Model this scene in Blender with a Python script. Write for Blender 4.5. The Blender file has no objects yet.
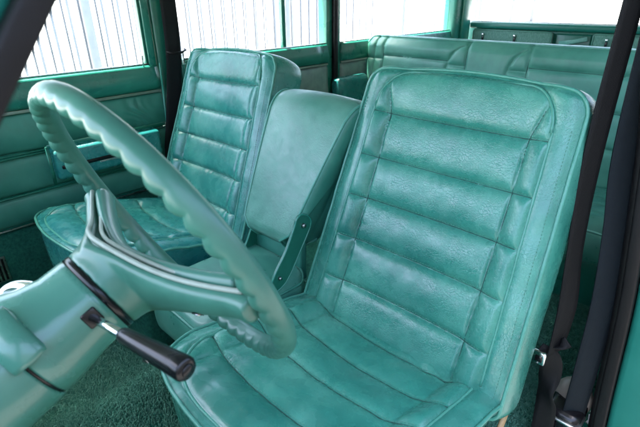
import bpy, bmesh, math, random
import numpy as np
from mathutils import Vector, Matrix
R_ = math.radians
random.seed(7); rng = np.random.default_rng(7)
scene = bpy.context.scene
COL = scene.collection

# ------------------------------------------------------------------ camera
def cam_basis(pitch, yaw, roll):
    y, p, r = R_(yaw), R_(pitch), R_(roll)
    d = Vector((-math.sin(y)*math.cos(p), math.cos(y)*math.cos(p), -math.sin(p)))
    right = Vector((math.cos(y), math.sin(y), 0)); up = right.cross(d)
    return right*math.cos(r)+up*math.sin(r), up*math.cos(r)-right*math.sin(r), d
cr, cu, cd = cam_basis(25.4, 43.93, -0.55)
cam_data = bpy.data.cameras.new('camera'); cam = bpy.data.objects.new('camera', cam_data); COL.objects.link(cam)
m = Matrix((cr, cu, -cd)).transposed().to_4x4(); m.translation = Vector((.823, -.392, 1.104))
cam.matrix_world = m
cam_data.sensor_width = 36; cam_data.lens = 36*458.8/640
cam_data.clip_start = .01; cam_data.clip_end = 1500
cam_data.dof.use_dof = True; cam_data.dof.focus_distance = .98; cam_data.dof.aperture_fstop = 9.5
scene.camera = cam

# ------------------------------------------------------------------ light
SUN_EL, SUN_AZ = 74, 246      # azimuth measured from +Y clockwise (towards +X)
world = bpy.data.worlds.new('World'); scene.world = world; world.use_nodes = True
nt = world.node_tree; bg = nt.nodes['Background']
sky = nt.nodes.new('ShaderNodeTexSky'); sky.sky_type = 'NISHITA'; sky.sun_disc = False
sky.sun_elevation = R_(SUN_EL); sky.sun_rotation = R_(SUN_AZ)
sky.air_density = .8; sky.dust_density = 4.0; sky.ozone_density = .4
nt.links.new(sky.outputs[0], bg.inputs[0]); bg.inputs[1].default_value = .15
sd = bpy.data.lights.new('sun', 'SUN'); sd.energy = 4.0; sd.angle = R_(.5); sd.color = (1, .96, .9)
sun = bpy.data.objects.new('sun', sd); COL.objects.link(sun)
sdir = Vector((math.sin(R_(SUN_AZ))*math.cos(R_(SUN_EL)), math.cos(R_(SUN_AZ))*math.cos(R_(SUN_EL)), math.sin(R_(SUN_EL))))
sun.rotation_euler = sdir.to_track_quat('Z', 'Y').to_euler()
scene.view_settings.view_transform = 'Standard'; scene.view_settings.look = 'None'
scene.view_settings.exposure = 3.5; scene.view_settings.gamma = 1
scene.cycles.max_bounces = 10; scene.cycles.diffuse_bounces = 6; scene.cycles.transparent_max_bounces = 12

# ------------------------------------------------------------------ materials
def new_mat(name):
    mt = bpy.data.materials.new(name); mt.use_nodes = True
    n = mt.node_tree; b = n.nodes['Principled BSDF']
    return mt, n, b
def node(n, t, **kw):
    x = n.nodes.new(t)
    for k, v in kw.items():
        if k.startswith('i_'): x.inputs[k[2:].replace('_', ' ')].default_value = v
        else: setattr(x, k, v)
    return x
def objcoord(n, scale=1.0):
    tc = n.nodes.new('ShaderNodeTexCoord'); return tc.outputs['Object']
def noise(n, co, scale, detail=4, rough=.55):
    t = node(n, 'ShaderNodeTexNoise'); t.inputs['Scale'].default_value = scale
    t.inputs['Detail'].default_value = detail; t.inputs['Roughness'].default_value = rough
    n.links.new(co, t.inputs['Vector']); return t.outputs['Fac']
def ramp(n, fac, stops):
    r = n.nodes.new('ShaderNodeValToRGB'); e = r.color_ramp.elements
    while len(e) < len(stops): e.new(.5)
    for i, (p, c) in enumerate(stops):
        e[i].position = p; e[i].color = (*c, 1) if len(c) == 3 else c
    n.links.new(fac, r.inputs[0]); return r.outputs[0]
def maprange(n, v, a, b, c, d):
    x = n.nodes.new('ShaderNodeMapRange'); x.inputs[1].default_value = a; x.inputs[2].default_value = b
    x.inputs[3].default_value = c; x.inputs[4].default_value = d; n.links.new(v, x.inputs[0]); return x.outputs[0]
def bump(n, h, strength, dist, prev=None):
    x = n.nodes.new('ShaderNodeBump'); x.inputs['Strength'].default_value = strength
    x.inputs['Distance'].default_value = dist; n.links.new(h, x.inputs['Height'])
    if prev is not None: n.links.new(prev, x.inputs['Normal'])
    return x.outputs['Normal']

def leather(name, c_dark, c_mid, c_light, rough=.40, crease=1.0, wear=.5):
    mt, n, b = new_mat(name); co = objcoord(n)
    big = noise(n, co, 5.5, 3, .55)
    col = ramp(n, big, [(.30, c_dark), (.5, c_mid), (.72, c_light)])
    # fine mottling and faint worn, greyer patches
    sm = noise(n, co, 45, 2, .5)
    mix = node(n, 'ShaderNodeMix', data_type='RGBA', blend_type='MULTIPLY'); mix.inputs[0].default_value = .55
    n.links.new(col, mix.inputs[6]); n.links.new(ramp(n, sm, [(.3, (.86, .88, .88)), (.7, (1.08, 1.07, 1.06))]), mix.inputs[7])
    wearn = noise(n, co, 9, 2, .5)
    mx2 = node(n, 'ShaderNodeMix', data_type='RGBA')
    n.links.new(maprange(n, wearn, .48, .78, 0, wear*.7), mx2.inputs[0]); n.links.new(mix.outputs[2], mx2.inputs[6])
    mx2.inputs[7].default_value = (*[min(1, c*1.1+.05) for c in c_light], 1)
    # crease network
    warp = node(n, 'ShaderNodeTexNoise'); warp.inputs['Scale'].default_value = 30; n.links.new(co, warp.inputs['Vector'])
    va = node(n, 'ShaderNodeVectorMath', operation='MULTIPLY_ADD'); n.links.new(warp.outputs['Color'], va.inputs[0])
    va.inputs[1].default_value = (.022, .022, .022); n.links.new(co, va.inputs[2])
    vo = node(n, 'ShaderNodeTexVoronoi', feature='DISTANCE_TO_EDGE'); vo.inputs['Scale'].default_value = 185
    n.links.new(va.outputs[0], vo.inputs['Vector'])
    crk = maprange(n, vo.outputs['Distance'], 0, .10, 0, 1)
    vo2 = node(n, 'ShaderNodeTexVoronoi', feature='DISTANCE_TO_EDGE'); vo2.inputs['Scale'].default_value = 800
    n.links.new(co, vo2.inputs['Vector'])
    grain = maprange(n, vo2.outputs['Distance'], 0, .25, 0, 1)
    nb = bump(n, noise(n, co, 55, 4, .55), .30*crease, .0016)
    cm = maprange(n, noise(n, co, 6, 2, .5), .34, .56, 0, 1)
    inv = node(n, 'ShaderNodeMath', operation='SUBTRACT'); inv.inputs[0].default_value = 1; n.links.new(crk, inv.inputs[1])
    cmul = node(n, 'ShaderNodeMath', operation='MULTIPLY'); n.links.new(inv.outputs[0], cmul.inputs[0]); n.links.new(cm, cmul.inputs[1])
    nb = bump(n, cmul.outputs[0], .30*crease, .0006, nb); n.nodes[-1].invert = True
    nb = bump(n, grain, .05, .0004, nb)
    n.links.new(nb, b.inputs['Normal'])
    # dirt in the creases
    mx3 = node(n, 'ShaderNodeMix', data_type='RGBA', blend_type='MULTIPLY')
    n.links.new(maprange(n, crk, 0, 1, .0, 0), mx3.inputs[0]); n.links.new(mx2.outputs[2], mx3.inputs[6]); mx3.inputs[7].default_value = (.45, .5, .5, 1)
    n.links.new(mx3.outputs[2], b.inputs['Base Color'])
    n.links.new(maprange(n, sm, .3, .7, rough-.07, rough+.12), b.inputs['Roughness'])
    b.inputs['Specular IOR Level'].default_value = .62
    b.inputs['Coat Weight'].default_value = .10; b.inputs['Coat Roughness'].default_value = .28
    return mt

def simple(name, col, rough=.5, metal=0, spec=.5, nscale=40, namp=.12, bstr=0, bdist=.001, coat=0, bscale=None):
    mt, n, b = new_mat(name); co = objcoord(n)
    f = noise(n, co, nscale, 5, .6)
    n.links.new(ramp(n, f, [(.25, [c*(1-namp) for c in col]), (.75, [min(1, c*(1+namp)) for c in col])]), b.inputs['Base Color'])
    n.links.new(maprange(n, f, .3, .7, max(.02, rough-.06), rough+.06), b.inputs['Roughness'])
    b.inputs['Metallic'].default_value = metal; b.inputs['Specular IOR Level'].default_value = spec
    if coat: b.inputs['Coat Weight'].default_value = coat; b.inputs['Coat Roughness'].default_value = .12
    if bstr: n.links.new(bump(n, noise(n, co, bscale or nscale, 4), bstr, bdist), b.inputs['Normal'])
    return mt

M = {}
M['leather'] = leather('green_leather', (.018, .148, .116), (.034, .225, .170), (.072, .295, .222), .24)
M['leather_blue'] = leather('blue_green_leather', (.012, .155, .155), (.020, .205, .190), (.040, .265, .225), .25)
M['leather_teal'] = leather('teal_leather', (.016, .150, .130), (.030, .22, .182), (.065, .295, .235), .24)
M['leather_plain'] = leather('plain_green_leather', (.032, .175, .134), (.052, .22, .168), (.092, .27, .205), .34, .6, .3)
M['leather_pale'] = leather('pale_green_leather', (.05, .195, .145), (.075, .245, .183), (.115, .30, .232), .36, 1.0, .4)
M['leather_bench'] = leather('bench_green_leather', (.055, .25, .185), (.085, .32, .235), (.13, .37, .28), .42, .5, .35)
M['leather_deep'] = leather('deep_green_leather', (.020, .160, .120), (.036, .21, .157), (.060, .26, .198), .45, .5, .2)
M['piping'] = simple('piping', (.060, .265, .20), .34, spec=.6, nscale=90, bstr=.3, bdist=.0006)
M['piping_pale'] = simple('pale_piping', (.16, .40, .33), .38, spec=.6, nscale=90)
M['stitch'] = simple('stitching', (.07, .25, .18), .7)
M['seam'] = simple('painted_seam_shade', (.014, .080, .062), .8)  # dark colour standing in for the shade inside the seams
M['paint'] = simple('teal_enamel', (.055, .195, .145), .26, spec=.6, nscale=8, namp=.10, coat=.35, bstr=.05, bdist=.001, bscale=120)
M['wheel'] = simple('wheel_plastic', (.045, .165, .120), .34, spec=.5, nscale=25, namp=.14, coat=.1, bstr=.06, bdist=.001)
M['cream'] = simple('cream_trim', (.30, .36, .30), .42, spec=.4, nscale=60, namp=.15)
M['door_paint'] = simple('dark_green_paint', (.018, .195, .140), .30, spec=.55, nscale=10, namp=.15, coat=.3, bstr=.08, bdist=.002, bscale=30)
M['body_paint'] = simple('body_green_paint', (.02, .22, .165), .32, spec=.55, nscale=10, namp=.12, coat=.3)
M['bright_paint'] = simple('bright_green_paint', (.012, .17, .130), .4, spec=.5, nscale=12, namp=.1)
M['chrome'] = simple('chrome', (.75, .76, .76), .14, 1, nscale=60, namp=.08)
M['steel'] = simple('brushed_steel', (.42, .45, .44), .3, 1, nscale=80)
M['black'] = simple('black_plastic', (.006, .006, .007), .22, spec=.4, nscale=60)
M['rubber'] = simple('black_rubber', (.006, .0055, .006), .5, spec=.3, nscale=50, bstr=.4, bdist=.002)
M['tan'] = simple('tan_trim', (.32, .22, .11), .6, nscale=30, namp=.3)
M['foam'] = simple('pink_foam', (.10, .062, .048), .9, nscale=90, namp=.35, bstr=1, bdist=.004)
M['beige'] = simple('beige_plastic', (.26, .22, .18), .5, nscale=40)
M['headliner'] = simple('headliner', (.16, .22, .19), .85, nscale=120)
M['bracket'] = simple('bracket_paint', (.012, .14, .095), .35, spec=.5, nscale=30, coat=.2)
M['grey_cover'] = simple('greyed_vinyl', (.22, .30, .28), .45, nscale=30, namp=.25, bstr=.4, bdist=.003)
M['navy'] = None
def webbing(name, col):
    mt, n, b = new_mat(name); co = objcoord(n)
    w = node(n, 'ShaderNodeTexWave', wave_type='BANDS', bands_direction='DIAGONAL'); w.inputs['Scale'].default_value = 210
    w.inputs['Distortion'].default_value = .4; n.links.new(co, w.inputs['Vector'])
    n.links.new(ramp(n, w.outputs['Fac'], [(.2, [c*.6 for c in col]), (.8, [c*1.3 for c in col])]), b.inputs['Base Color'])
    n.links.new(bump(n, w.outputs['Fac'], .6, .0007), b.inputs['Normal']); b.inputs['Roughness'].default_value = .62
    b.inputs['Specular IOR Level'].default_value = .3
    return mt
M['webbing'] = webbing('black_webbing', (.0028, .0036, .0045))
M['webbing_navy'] = webbing('navy_webbing', (.003, .0085, .013))
def cloth(name, a, c):
    mt, n, b = new_mat(name); co = objcoord(n)
    mp = node(n, 'ShaderNodeMapping'); mp.inputs['Scale'].default_value = (260, 260, 60); n.links.new(co, mp.inputs['Vector'])
    f = noise(n, mp.outputs[0], 1.0, 4, .7)
    n.links.new(ramp(n, f, [(.35, a), (.65, c)]), b.inputs['Base Color'])
    n.links.new(bump(n, f, .7, .002), b.inputs['Normal']); b.inputs['Roughness'].default_value = .9
    return mt
M['cloth'] = cloth('ribbed_green_cloth', (.07, .19, .145), (.20, .38, .31))
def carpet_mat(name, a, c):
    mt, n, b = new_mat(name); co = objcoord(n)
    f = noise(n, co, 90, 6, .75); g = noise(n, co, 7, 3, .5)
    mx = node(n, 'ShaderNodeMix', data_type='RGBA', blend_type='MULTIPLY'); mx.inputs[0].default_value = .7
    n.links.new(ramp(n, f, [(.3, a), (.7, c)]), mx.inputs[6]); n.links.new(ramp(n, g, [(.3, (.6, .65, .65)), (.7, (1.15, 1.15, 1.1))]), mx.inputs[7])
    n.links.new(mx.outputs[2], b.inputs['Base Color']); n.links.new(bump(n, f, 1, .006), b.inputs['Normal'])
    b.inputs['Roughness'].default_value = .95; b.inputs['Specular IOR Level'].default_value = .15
    return mt
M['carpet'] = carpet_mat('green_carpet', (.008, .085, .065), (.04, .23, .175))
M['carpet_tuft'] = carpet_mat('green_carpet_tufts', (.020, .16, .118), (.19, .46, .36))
def glass_mat():
    mt = bpy.data.materials.new('window_glass'); mt.use_nodes = True; n = mt.node_tree; n.nodes.clear()
    o = n.nodes.new('ShaderNodeOutputMaterial'); t = n.nodes.new('ShaderNodeBsdfTransparent'); g = n.nodes.new('ShaderNodeBsdfGlossy')
    t.inputs[0].default_value = (.93, .96, .95, 1); g.inputs['Roughness'].default_value = .03
    lw = n.nodes.new('ShaderNodeLayerWeight'); lw.inputs[0].default_value = .5; x = n.nodes.new('ShaderNodeMixShader')
    pw = node(n, 'ShaderNodeMath', operation='POWER'); n.links.new(lw.outputs['Facing'], pw.inputs[0]); pw.inputs[1].default_value = 5
    n.links.new(maprange(n, pw.outputs[0], 0, 1, .035, .8), x.inputs[0]); n.links.new(t.outputs[0], x.inputs[1]); n.links.new(g.outputs[0], x.inputs[2])
    n.links.new(x.outputs[0], o.inputs[0]); return mt
M['glass'] = glass_mat()
M['concrete'] = simple('pale_concrete', (.62, .61, .58), .85, nscale=3, namp=.08, bstr=.3, bdist=.01, bscale=30)
M['render'] = simple('white_render', (.84, .84, .83), .8, nscale=2, namp=.04)
M['bounce_cut'] = simple('dark_bounce_cut', (.07, .07, .068), .9, nscale=60, namp=.3, bstr=.5, bdist=.01)
M['blocker'] = simple('dark_blocker', (.060, .062, .060), .8, nscale=12, namp=.3)
M['fence'] = simple('grey_fence_paint', (.15, .15, .16), .5, nscale=20, namp=.2)
M['fence_white'] = simple('pale_fence_paint', (.33, .33, .35), .5, nscale=20, namp=.08)

# ------------------------------------------------------------------ object helpers
def empty(name, loc, label=None, cat=None, group=None, rot=(0, 0, 0)):
    o = bpy.data.objects.new(name, None); COL.objects.link(o); o.location = loc; o.rotation_euler = rot
    o.empty_display_size = .05
    tag(o, label, cat, group); return o
def tag(o, label=None, cat=None, group=None, kind=None):
    if label: o['label'] = label
    if cat: o['category'] = cat
    if group: o['group'] = group
    if kind: o['kind'] = kind
    return o
ORG = {}
def world_org(p):
    o = Vector((0, 0, 0))
    while p is not None: o = o + p.location; p = p.parent
    return o
def mesh(name, V, Fc, mat, parent=None, smooth=True, sub=0, keep=False):
    """V given in scene coordinates of an unrotated parent; stored relative to the parent's base."""
    V = np.asarray(V, float)
    org = world_org(parent)
    V = V-np.array(org)
    me = bpy.data.meshes.new(name); me.from_pydata(V.tolist(), [], [list(map(int, f)) for f in Fc]); me.update()
    bm = bmesh.new(); bm.from_mesh(me); bmesh.ops.recalc_face_normals(bm, faces=bm.faces); bm.to_mesh(me); bm.free()
    if smooth: me.polygons.foreach_set('use_smooth', [True]*len(me.polygons))
    me.materials.append(mat)
    o = bpy.data.objects.new(name, me); COL.objects.link(o)
    if parent is not None: o.parent = parent
    if sub:
        s = o.modifiers.new('s', 'SUBSURF'); s.levels = s.render_levels = sub
    return o
class Geo:
    def __init__(s): s.V = []; s.F = []
    def add(s, V, F):
        b = len(s.V); s.V.extend([tuple(v) for v in V]); s.F.extend([[i+b for i in f] for f in F]); return s
    def build(s, name, mat, parent=None, smooth=True, sub=0): return mesh(name, s.V, s.F, mat, parent, smooth, sub)
def frames(P, closed=False, up=(0, 0, 1)):
    P = [Vector(p) for p in P]; n = len(P); T = []
    for i in range(n):
        a = P[(i-1) % n] if (closed or i > 0) else P[i]; b = P[(i+1) % n] if (closed or i < n-1) else P[i]
        T.append((b-a).normalized())
    u = Vector(up); u = (u-T[0]*u.dot(T[0]))
    if u.length < 1e-4: u = Vector((1, 0, 0))-T[0]*T[0].x
    u.normalize(); out = []
    for t in T:
        u = u-t*u.dot(t); u.normalize(); out.append((t, u.copy(), t.cross(u)))
    return P, out
def sweep(P, prof, closed=False, up=(0, 0, 1), caps=True, scale=None):
    """prof: list of (a,b) in the (u, t x u) plane."""
    P, fr = frames(P, closed, up); k = len(prof); V = []; Fc = []
    for i, (p, (t, u, w)) in enumerate(zip(P, fr)):
        s = 1 if scale is None else scale[i]
        for a, b in prof: V.append(p+u*(a*s)+w*(b*s))
    n = len(P)
    for i in range(n if closed else n-1):
        j = (i+1) % n
        for q in range(k): r = (q+1) % k; Fc.append([i*k+q, i*k+r, j*k+r, j*k+q])
    if caps and not closed: Fc.append(list(range(k))[::-1]); Fc.append([(n-1)*k+q for q in range(k)])
    return V, Fc
def circ(r, k=10, r2=None): return [(r*math.cos(2*math.pi*i/k), (r2 or r)*math.sin(2*math.pi*i/k)) for i in range(k)]
def rrect(a, b, r, k=4):
    out = []
    for cx, cy, s in ((a-r, b-r, 0), (-a+r, b-r, 1), (-a+r, -b+r, 2), (a-r, -b+r, 3)):
        for i in range(k+1):
            t = (s+i/k)*math.pi/2; out.append((cx+r*math.cos(t), cy+r*math.sin(t)))
    return out
def box(lo, hi, bev=.0, seg=2):
    bm = bmesh.new(); bmesh.ops.create_cube(bm, size=1)
    for v in bm.verts:
        v.co = Vector([lo[i]+(v.co[i]+.5)*(hi[i]-lo[i]) for i in range(3)])
    if bev: bmesh.ops.bevel(bm, geom=bm.edges[:], offset=bev, segments=seg, profile=.5, affect='EDGES')
    bm.verts.ensure_lookup_table(); V = [v.co.copy() for v in bm.verts]; Fc = [[v.index for v in f.verts] for f in bm.faces]; bm.free()
    return V, Fc
def catmull(P, n=8, closed=False):
    P = [np.array(p, float) for p in P]; out = []; N = len(P)
    for i in range(N if closed else N-1):
        if closed: a, b, c, d = P[(i-1) % N], P[i], P[(i+1) % N], P[(i+2) % N]
        else: a, b, c, d = P[max(i-1, 0)], P[i], P[i+1], P[min(i+2, N-1)]
        for k in range(n):
            t = k/n; out.append(.5*((2*b)+(-a+c)*t+(2*a-5*b+4*c-d)*t*t+(-a+3*b-3*c+d)*t**3))
    if not closed: out.append(P[-1])
    return [tuple(p) for p in out]
def cyl(p0, p1, r0, r1=None, k=20, steps=1):
    r1 = r0 if r1 is None else r1; p0, p1 = Vector(p0), Vector(p1)
    P = [p0+(p1-p0)*i/steps for i in range(steps+1)]
    return sweep(P, circ(1, k), scale=[r0+(r1-r0)*i/steps for i in range(steps+1)], up=(.3, .2, 1))

# ------------------------------------------------------------------ upholstered pads
def sstep(x): x = np.clip(x, 0, 1); return x*x*(3-2*x)
def vnoise(x, y, seed, scale):
    r = np.random.default_rng(seed); v = np.zeros_like(x)
    for k in range(7):
        a = r.uniform(0, 2*math.pi); f = scale*r.uniform(.6, 1.8); v += np.sin((x*math.cos(a)+y*math.sin(a))*f+r.uniform(0, 6.28))
    return v/7
def pad(name, O, et, ex, a, L, wfun, rc, T, hfun, mat, parent, nu=90, nv=110, bulge=.014, xmap=None, round_front=.012, backface=True, pipe=None, pipe_mat=None, pipe_r=.0035, tuck=0):
    """Upholstered pad: rounded-rect face in the plane (ex, et) from O, thickness T, surface height hfun(x, t)."""
    O, et, ex = np.array(O, float), np.array(et, float), np.array(ex, float)
    et /= np.linalg.norm(et); en = np.cross(ex, et)
    U, Vv = np.meshgrid(np.linspace(-1, 1, nu), np.linspace(-1, 1, nv), indexing='ij')
    m = np.maximum(np.abs(U), np.abs(Vv)); ms = np.where(m == 0, 1, m)
    qx, qy = U/ms*a, Vv/ms*(L/2)
    b = L/2
    rr = np.where(qy > 0, rc[1], rc[0])
    cx, cy = np.sign(qx)*(a-rr), np.sign(qy)*(b-rr)
    dx, dy = qx-cx, qy-cy
    corner = (np.abs(qx) > a-rr) & (np.abs(qy) > b-rr)
    dl = np.hypot(dx, dy)+1e-9
    qx = np.where(corner, cx+dx/dl*rr, qx); qy = np.where(corner, cy+dy/dl*rr, qy)
    X, Y = m*qx, m*qy+b
    X = X*(wfun(Y)/a)
    Xr, Yr = X, Y
    if xmap is not None: X, Y = xmap(X, Y)
    H = hfun(Xr, Yr)
    edge = 1-m
    H = H-round_front*(1-sstep(edge/.06))
    P = O+X[..., None]*ex+Y[..., None]*et+H[..., None]*en
    V = P.reshape(-1, 3).tolist(); idx = np.arange(nu*nv).reshape(nu, nv)
    Fc = [(idx[i, j], idx[i+1, j], idx[i+1, j+1], idx[i, j+1]) for i in range(nu-1) for j in range(nv-1)]
    loop = [(i, 0) for i in range(nu-1)]+[(nu-1, j) for j in range(nv-1)]+[(i, nv-1) for i in range(nu-1, 0, -1)]+[(0, j) for j in range(nv-1, 0, -1)]
    L2 = np.array([[X[i, j], Y[i, j]] for i, j in loop]); h0 = np.array([H[i, j] for i, j in loop]); n = len(loop)
    tg = np.roll(L2, -2, 0)-np.roll(L2, 2, 0); nrm = np.stack([tg[:, 1], -tg[:, 0]], 1); nrm /= np.linalg.norm(nrm, axis=1)[:, None]+1e-9
    for _ in range(3): nrm = (np.roll(nrm, 1, 0)+nrm+np.roll(nrm, -1, 0))
    nrm /= np.linalg.norm(nrm, axis=1)[:, None]+1e-9
    base = [idx[i, j] for i, j in loop]
    K = 12; sw = vnoise(np.arange(n)*.02, np.zeros(n), 5, 5.)
    ringsets = []
    for k in range(1, K+1):
        f = k/K; ang = f*math.pi
        out = bulge*math.sin(ang)**.8*(1+.15*sw)-(.012 if k == K else 0)-tuck*f
        dep = -T*(f*.5+.5*(1-math.cos(ang))/2)
        start = len(V)
        hh = h0*(1-f)
        Q = O+(L2[:, 0]+nrm[:, 0]*out)[:, None]*ex+(L2[:, 1]+nrm[:, 1]*out)[:, None]*et+(hh+dep)[:, None]*en
        V.extend(Q.tolist()); ring = list(range(start, start+n))
        for q in range(n): r = (q+1) % n; Fc.append((base[q], base[r], ring[r], ring[q]))
        base = ring
    c = O+np.array(L2.mean(0)[0])*ex+L2.mean(0)[1]*et-(T+.004)*en
    V.append(c.tolist()); ci = len(V)-1
    for q in range(n): Fc.append((base[q], base[(q+1) % n], ci))
    ob = mesh(name, V, Fc, mat, parent)
    loop3 = [tuple(O+(L2[q, 0]+nrm[q, 0]*.001)*ex+(L2[q, 1]+nrm[q, 1]*.001)*et+(h0[q]+.001)*en) for q in range(n)]
    if pipe:
        pts = loop3[::2] if pipe == 'loop' else loop3
        v, f = sweep(pts, circ(pipe_r, 8), closed=True, up=tuple(en)); mesh('piping', v, f, pipe_mat or M['piping'], ob)
    def surf(x, t, lift=.0):
        xx, tt = np.array([float(x)]), np.array([float(t)])
        h = float(hfun(xx, tt)[0])
        if xmap is not None: xx, tt = xmap(xx, tt)
        return tuple(O+xx[0]*ex+tt[0]*et+(h+lift)*en)
    ob_s = surf
    return ob, ob_s
def crease(d, w): return 1-np.exp(-np.abs(d)/w)
def sd_rrect(x, y, cx, cy, hx, hy, r):
    qx, qy = np.abs(x-cx)-(hx-r), np.abs(y-cy)-(hy-r)
    return np.hypot(np.maximum(qx, 0), np.maximum(qy, 0))+np.minimum(np.maximum(qx, qy), 0)-r
def stitches(surf, paths, parent, off=0, step=.0062, ln=.0036, r=.0006, shade_off=0):
    for path in paths:
        g = Geo(); P = np.array(path); d = np.r_[0, np.cumsum(np.hypot(*np.diff(P, axis=0).T))]
        for s in np.arange(.004, d[-1]-ln, step):
            p = [np.interp(s, d, P[:, 0]), np.interp(s, d, P[:, 1])]; q = [np.interp(s+ln, d, P[:, 0]), np.interp(s+ln, d, P[:, 1])]
            a, b = surf(*p, .0006), surf(*q, .0006)
            g.add(*sweep([a, b], circ(r, 4), up=(.3, .5, 1)))
        g.build('stitching', M['stitch'], parent, smooth=False)
        if shade_off: mesh('seam', *sweep([surf(a_, b_-shade_off, .0009) for a_, b_ in path], circ(.0009, 6), up=(.1, .5, 1)), M['seam'], parent)  # thin dark tube paints the crease shadow along the stitching

# ------------------------------------------------------------------ bucket seat
def bucket_seat(x0, y0, label, mir=1, mats=('leather', 'leather_plain', 'leather'), rot=(0, 0, 0), seed=1):
    root = empty('bucket_seat', (x0, .25, .15), label, 'car seat', 'front bucket seats', (0, 0, 0))
    ex = (1, 0, 0)
    # ---- seat cushion
    O = (x0, -.178+y0, .560); et = (0, .967, -.255)
    seamt = [.109, .222, .318, .415]
    def wf(t): return .238+.006*t/.5
    def hf(x, t):
        wr, wl = .196, .150
        dl = np.abs(np.abs(x)-wl); dt = np.min([np.abs(t-s) for s in seamt], axis=0)
        inner = np.abs(x) < wl
        dr = np.abs(sd_rrect(x, t, 0, .28, wr, .262, .085)); dfr = np.abs(t-.030)
        h = np.where(inner, .010*crease(dt, .011)*crease(dl, .010), .011*crease(dt, .009)*crease(dl, .010))
        h = h*crease(dr, .006)
        outside = sd_rrect(x, t, 0, .28, wr, .262, .085) > 0
        h = np.where(outside, .006*crease(dr, .008), h)
        h = h-.011*np.exp(-(x/.12)**2)*np.exp(-((t-.33)/.15)**2)      # sat-in hollow
        h = h+.015*sstep((np.abs(x)-.13)/.06)*sstep(t/.2)+(.014 if mir < 0 else 0)              # raised side bolsters
        h = h-.014*sstep((np.abs(x)-.19)/.06)-.014*sstep((.06-t)/.07)
        # soft wrinkles, stronger at the back
        h = h+.0009*vnoise(x*3, t*.5, seed+31, 75)*np.exp(-dt/.014)*inner
        ww = vnoise(x*1.0, t*3, seed, 22); h = h+.0022*ww+.0016*vnoise(x, t, seed+3, 70)
        h = h+.004*np.exp(-((t-.44)/.03)**2)*np.sin(x*120+3*np.sin(t*60))*sstep((x*mir-.02)/.08)*inner
        return h
    def bow(x, t): return x, t+.048*np.clip(np.abs(x)/.24, 0, 1)**2.2*(1-t/.5)
    c, s = pad('seat_cushion', O, et, ex, .24, .50, wf, (.085, .05), .15, hf, M[mats[0]], root, 150, 190, .005, bow, .004, tuck=.055, pipe='loop', pipe_mat=M['piping'])
    pth = [[(xx, t+.0035) for xx in np.linspace(-.192, .192, 40)] for t in seamt]
    stitches(s, pth, c, shade_off=.0035)
    v, f = sweep([s(.196*math.copysign(abs(math.cos(a))**.35, math.cos(a)), .28+.262*math.copysign(abs(math.sin(a))**.45, math.sin(a)), .0005) for a in np.linspace(-.5, math.pi+.5, 90)[::-1]+math.pi], circ(.0028, 7), up=(0, 0, 1)); mesh('inner_piping', v, f, M['piping'], c)
    # ---- seat backrest
    O = (x0, .235+y0, .420); et = (0, .382, .924); H = .574
    st = [.109, .208, .302, .394, .491]
    def wb(t): return .246-.024*t/H
    wl_ = lambda t: .150-.004*t/H+.019*sstep((t-.48)/.08)
    def sdo(x, t): return sd_rrect(x*(.196/(.206-.026*t/H)), t, 0, .207, .196, .361, .062)
    def arch(x, t): return x, t+.022*(1-np.clip(np.abs(x)/.225, 0, 1)**2)*sstep((t-.492)/.08)
    def hb(x, t):
        wl = wl_(t); sd = sdo(x, t)
        dl = np.abs(np.abs(x)-wl); dt = np.min([np.abs(t-s_) for s_ in st], axis=0); dtp = np.abs(x)
        nxt = np.array(st+[.60]); below = np.array([0.]+st)
        fr = np.zeros_like(t)
        for lo, hi in zip(below, nxt): fr = np.where((t >= lo) & (t < hi), (t-lo)/(hi-lo), fr)
        inner = np.abs(x) < wl
        puff = .0085*crease(dt, .0055)+.0055*np.sin(np.pi*np.clip(fr, 0, 1))**.8
        hi_ = puff*crease(dl, .0052)
        ho = (.0085*crease(dt, .0055)+.003*np.sin(np.pi*np.clip(fr, 0, 1)))*crease(dl, .0052)
        h = np.where(inner, hi_, ho)*crease(sd, .006)
        h = np.where(sd > 0, .006*crease(sd, .007), h)
        h = h-.018*np.exp(-(x/.13)**2)*np.exp(-((t-.30)/.22)**2)+.016*sstep((np.abs(x)-.13)/.05)
        h = h-.014*sstep((np.abs(x)-.185)/.05)-.008*sstep((t-.562)/.014)
        h = h+.0013*vnoise(x*3, t*.5, seed+31, 75)*np.exp(-dt/.013)*inner+.0012*vnoise(x*.4, t*3, seed+33, 75)*np.exp(-dl/.012)
        h = h+.0016*vnoise(x, t*2, seed+9, 26)+.0010*vnoise(x, t, seed+5, 80)
        return h
    b, s = pad('backrest', O, et, ex, .246, H, wb, (.02, .034), .105, hb, M[mats[2]], root, 200, 250, .010, arch, .004, pipe='loop')
    stitches(s, [[(xx, t+.0032) for xx in np.linspace(-.185, .185, 40)] for t in st], b, shade_off=.0032)
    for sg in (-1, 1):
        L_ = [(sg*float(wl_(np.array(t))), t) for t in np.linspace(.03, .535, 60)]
        mesh('seam', *sweep([s(a_, b_, .0008) for a_, b_ in L_], circ(.0010, 6), up=(.1, .5, 1)), M['seam'], b)  # painted shade line down the panel edge
    def outline(o=0):
        P = []
        for t in np.linspace(.05, .506, 40): P.append((-(.206-.026*t/H)-o, t))
        r = .062
        for a in np.linspace(math.pi, math.pi/2, 14): P.append((-(.181-r)+(r+o)*math.cos(a), .506+(r+o)*math.sin(a)))
        Q = P+[(-x, t) for x, t in P[::-1]]
        return Q
    v, f = sweep([s(x, t, .0008) for x, t in outline()], circ(.0026, 7), up=(0, -1, .4)); mesh('inner_piping', v, f, M['piping'], b)
    # sewn edge line beside the outer piping
    g = []
    for sgn in (-1, 1): g.append([(sgn*(wb(np.array(t))-.014), t) for t in np.linspace(.03, .52, 60)])
    stitches(s, g, b)
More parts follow.
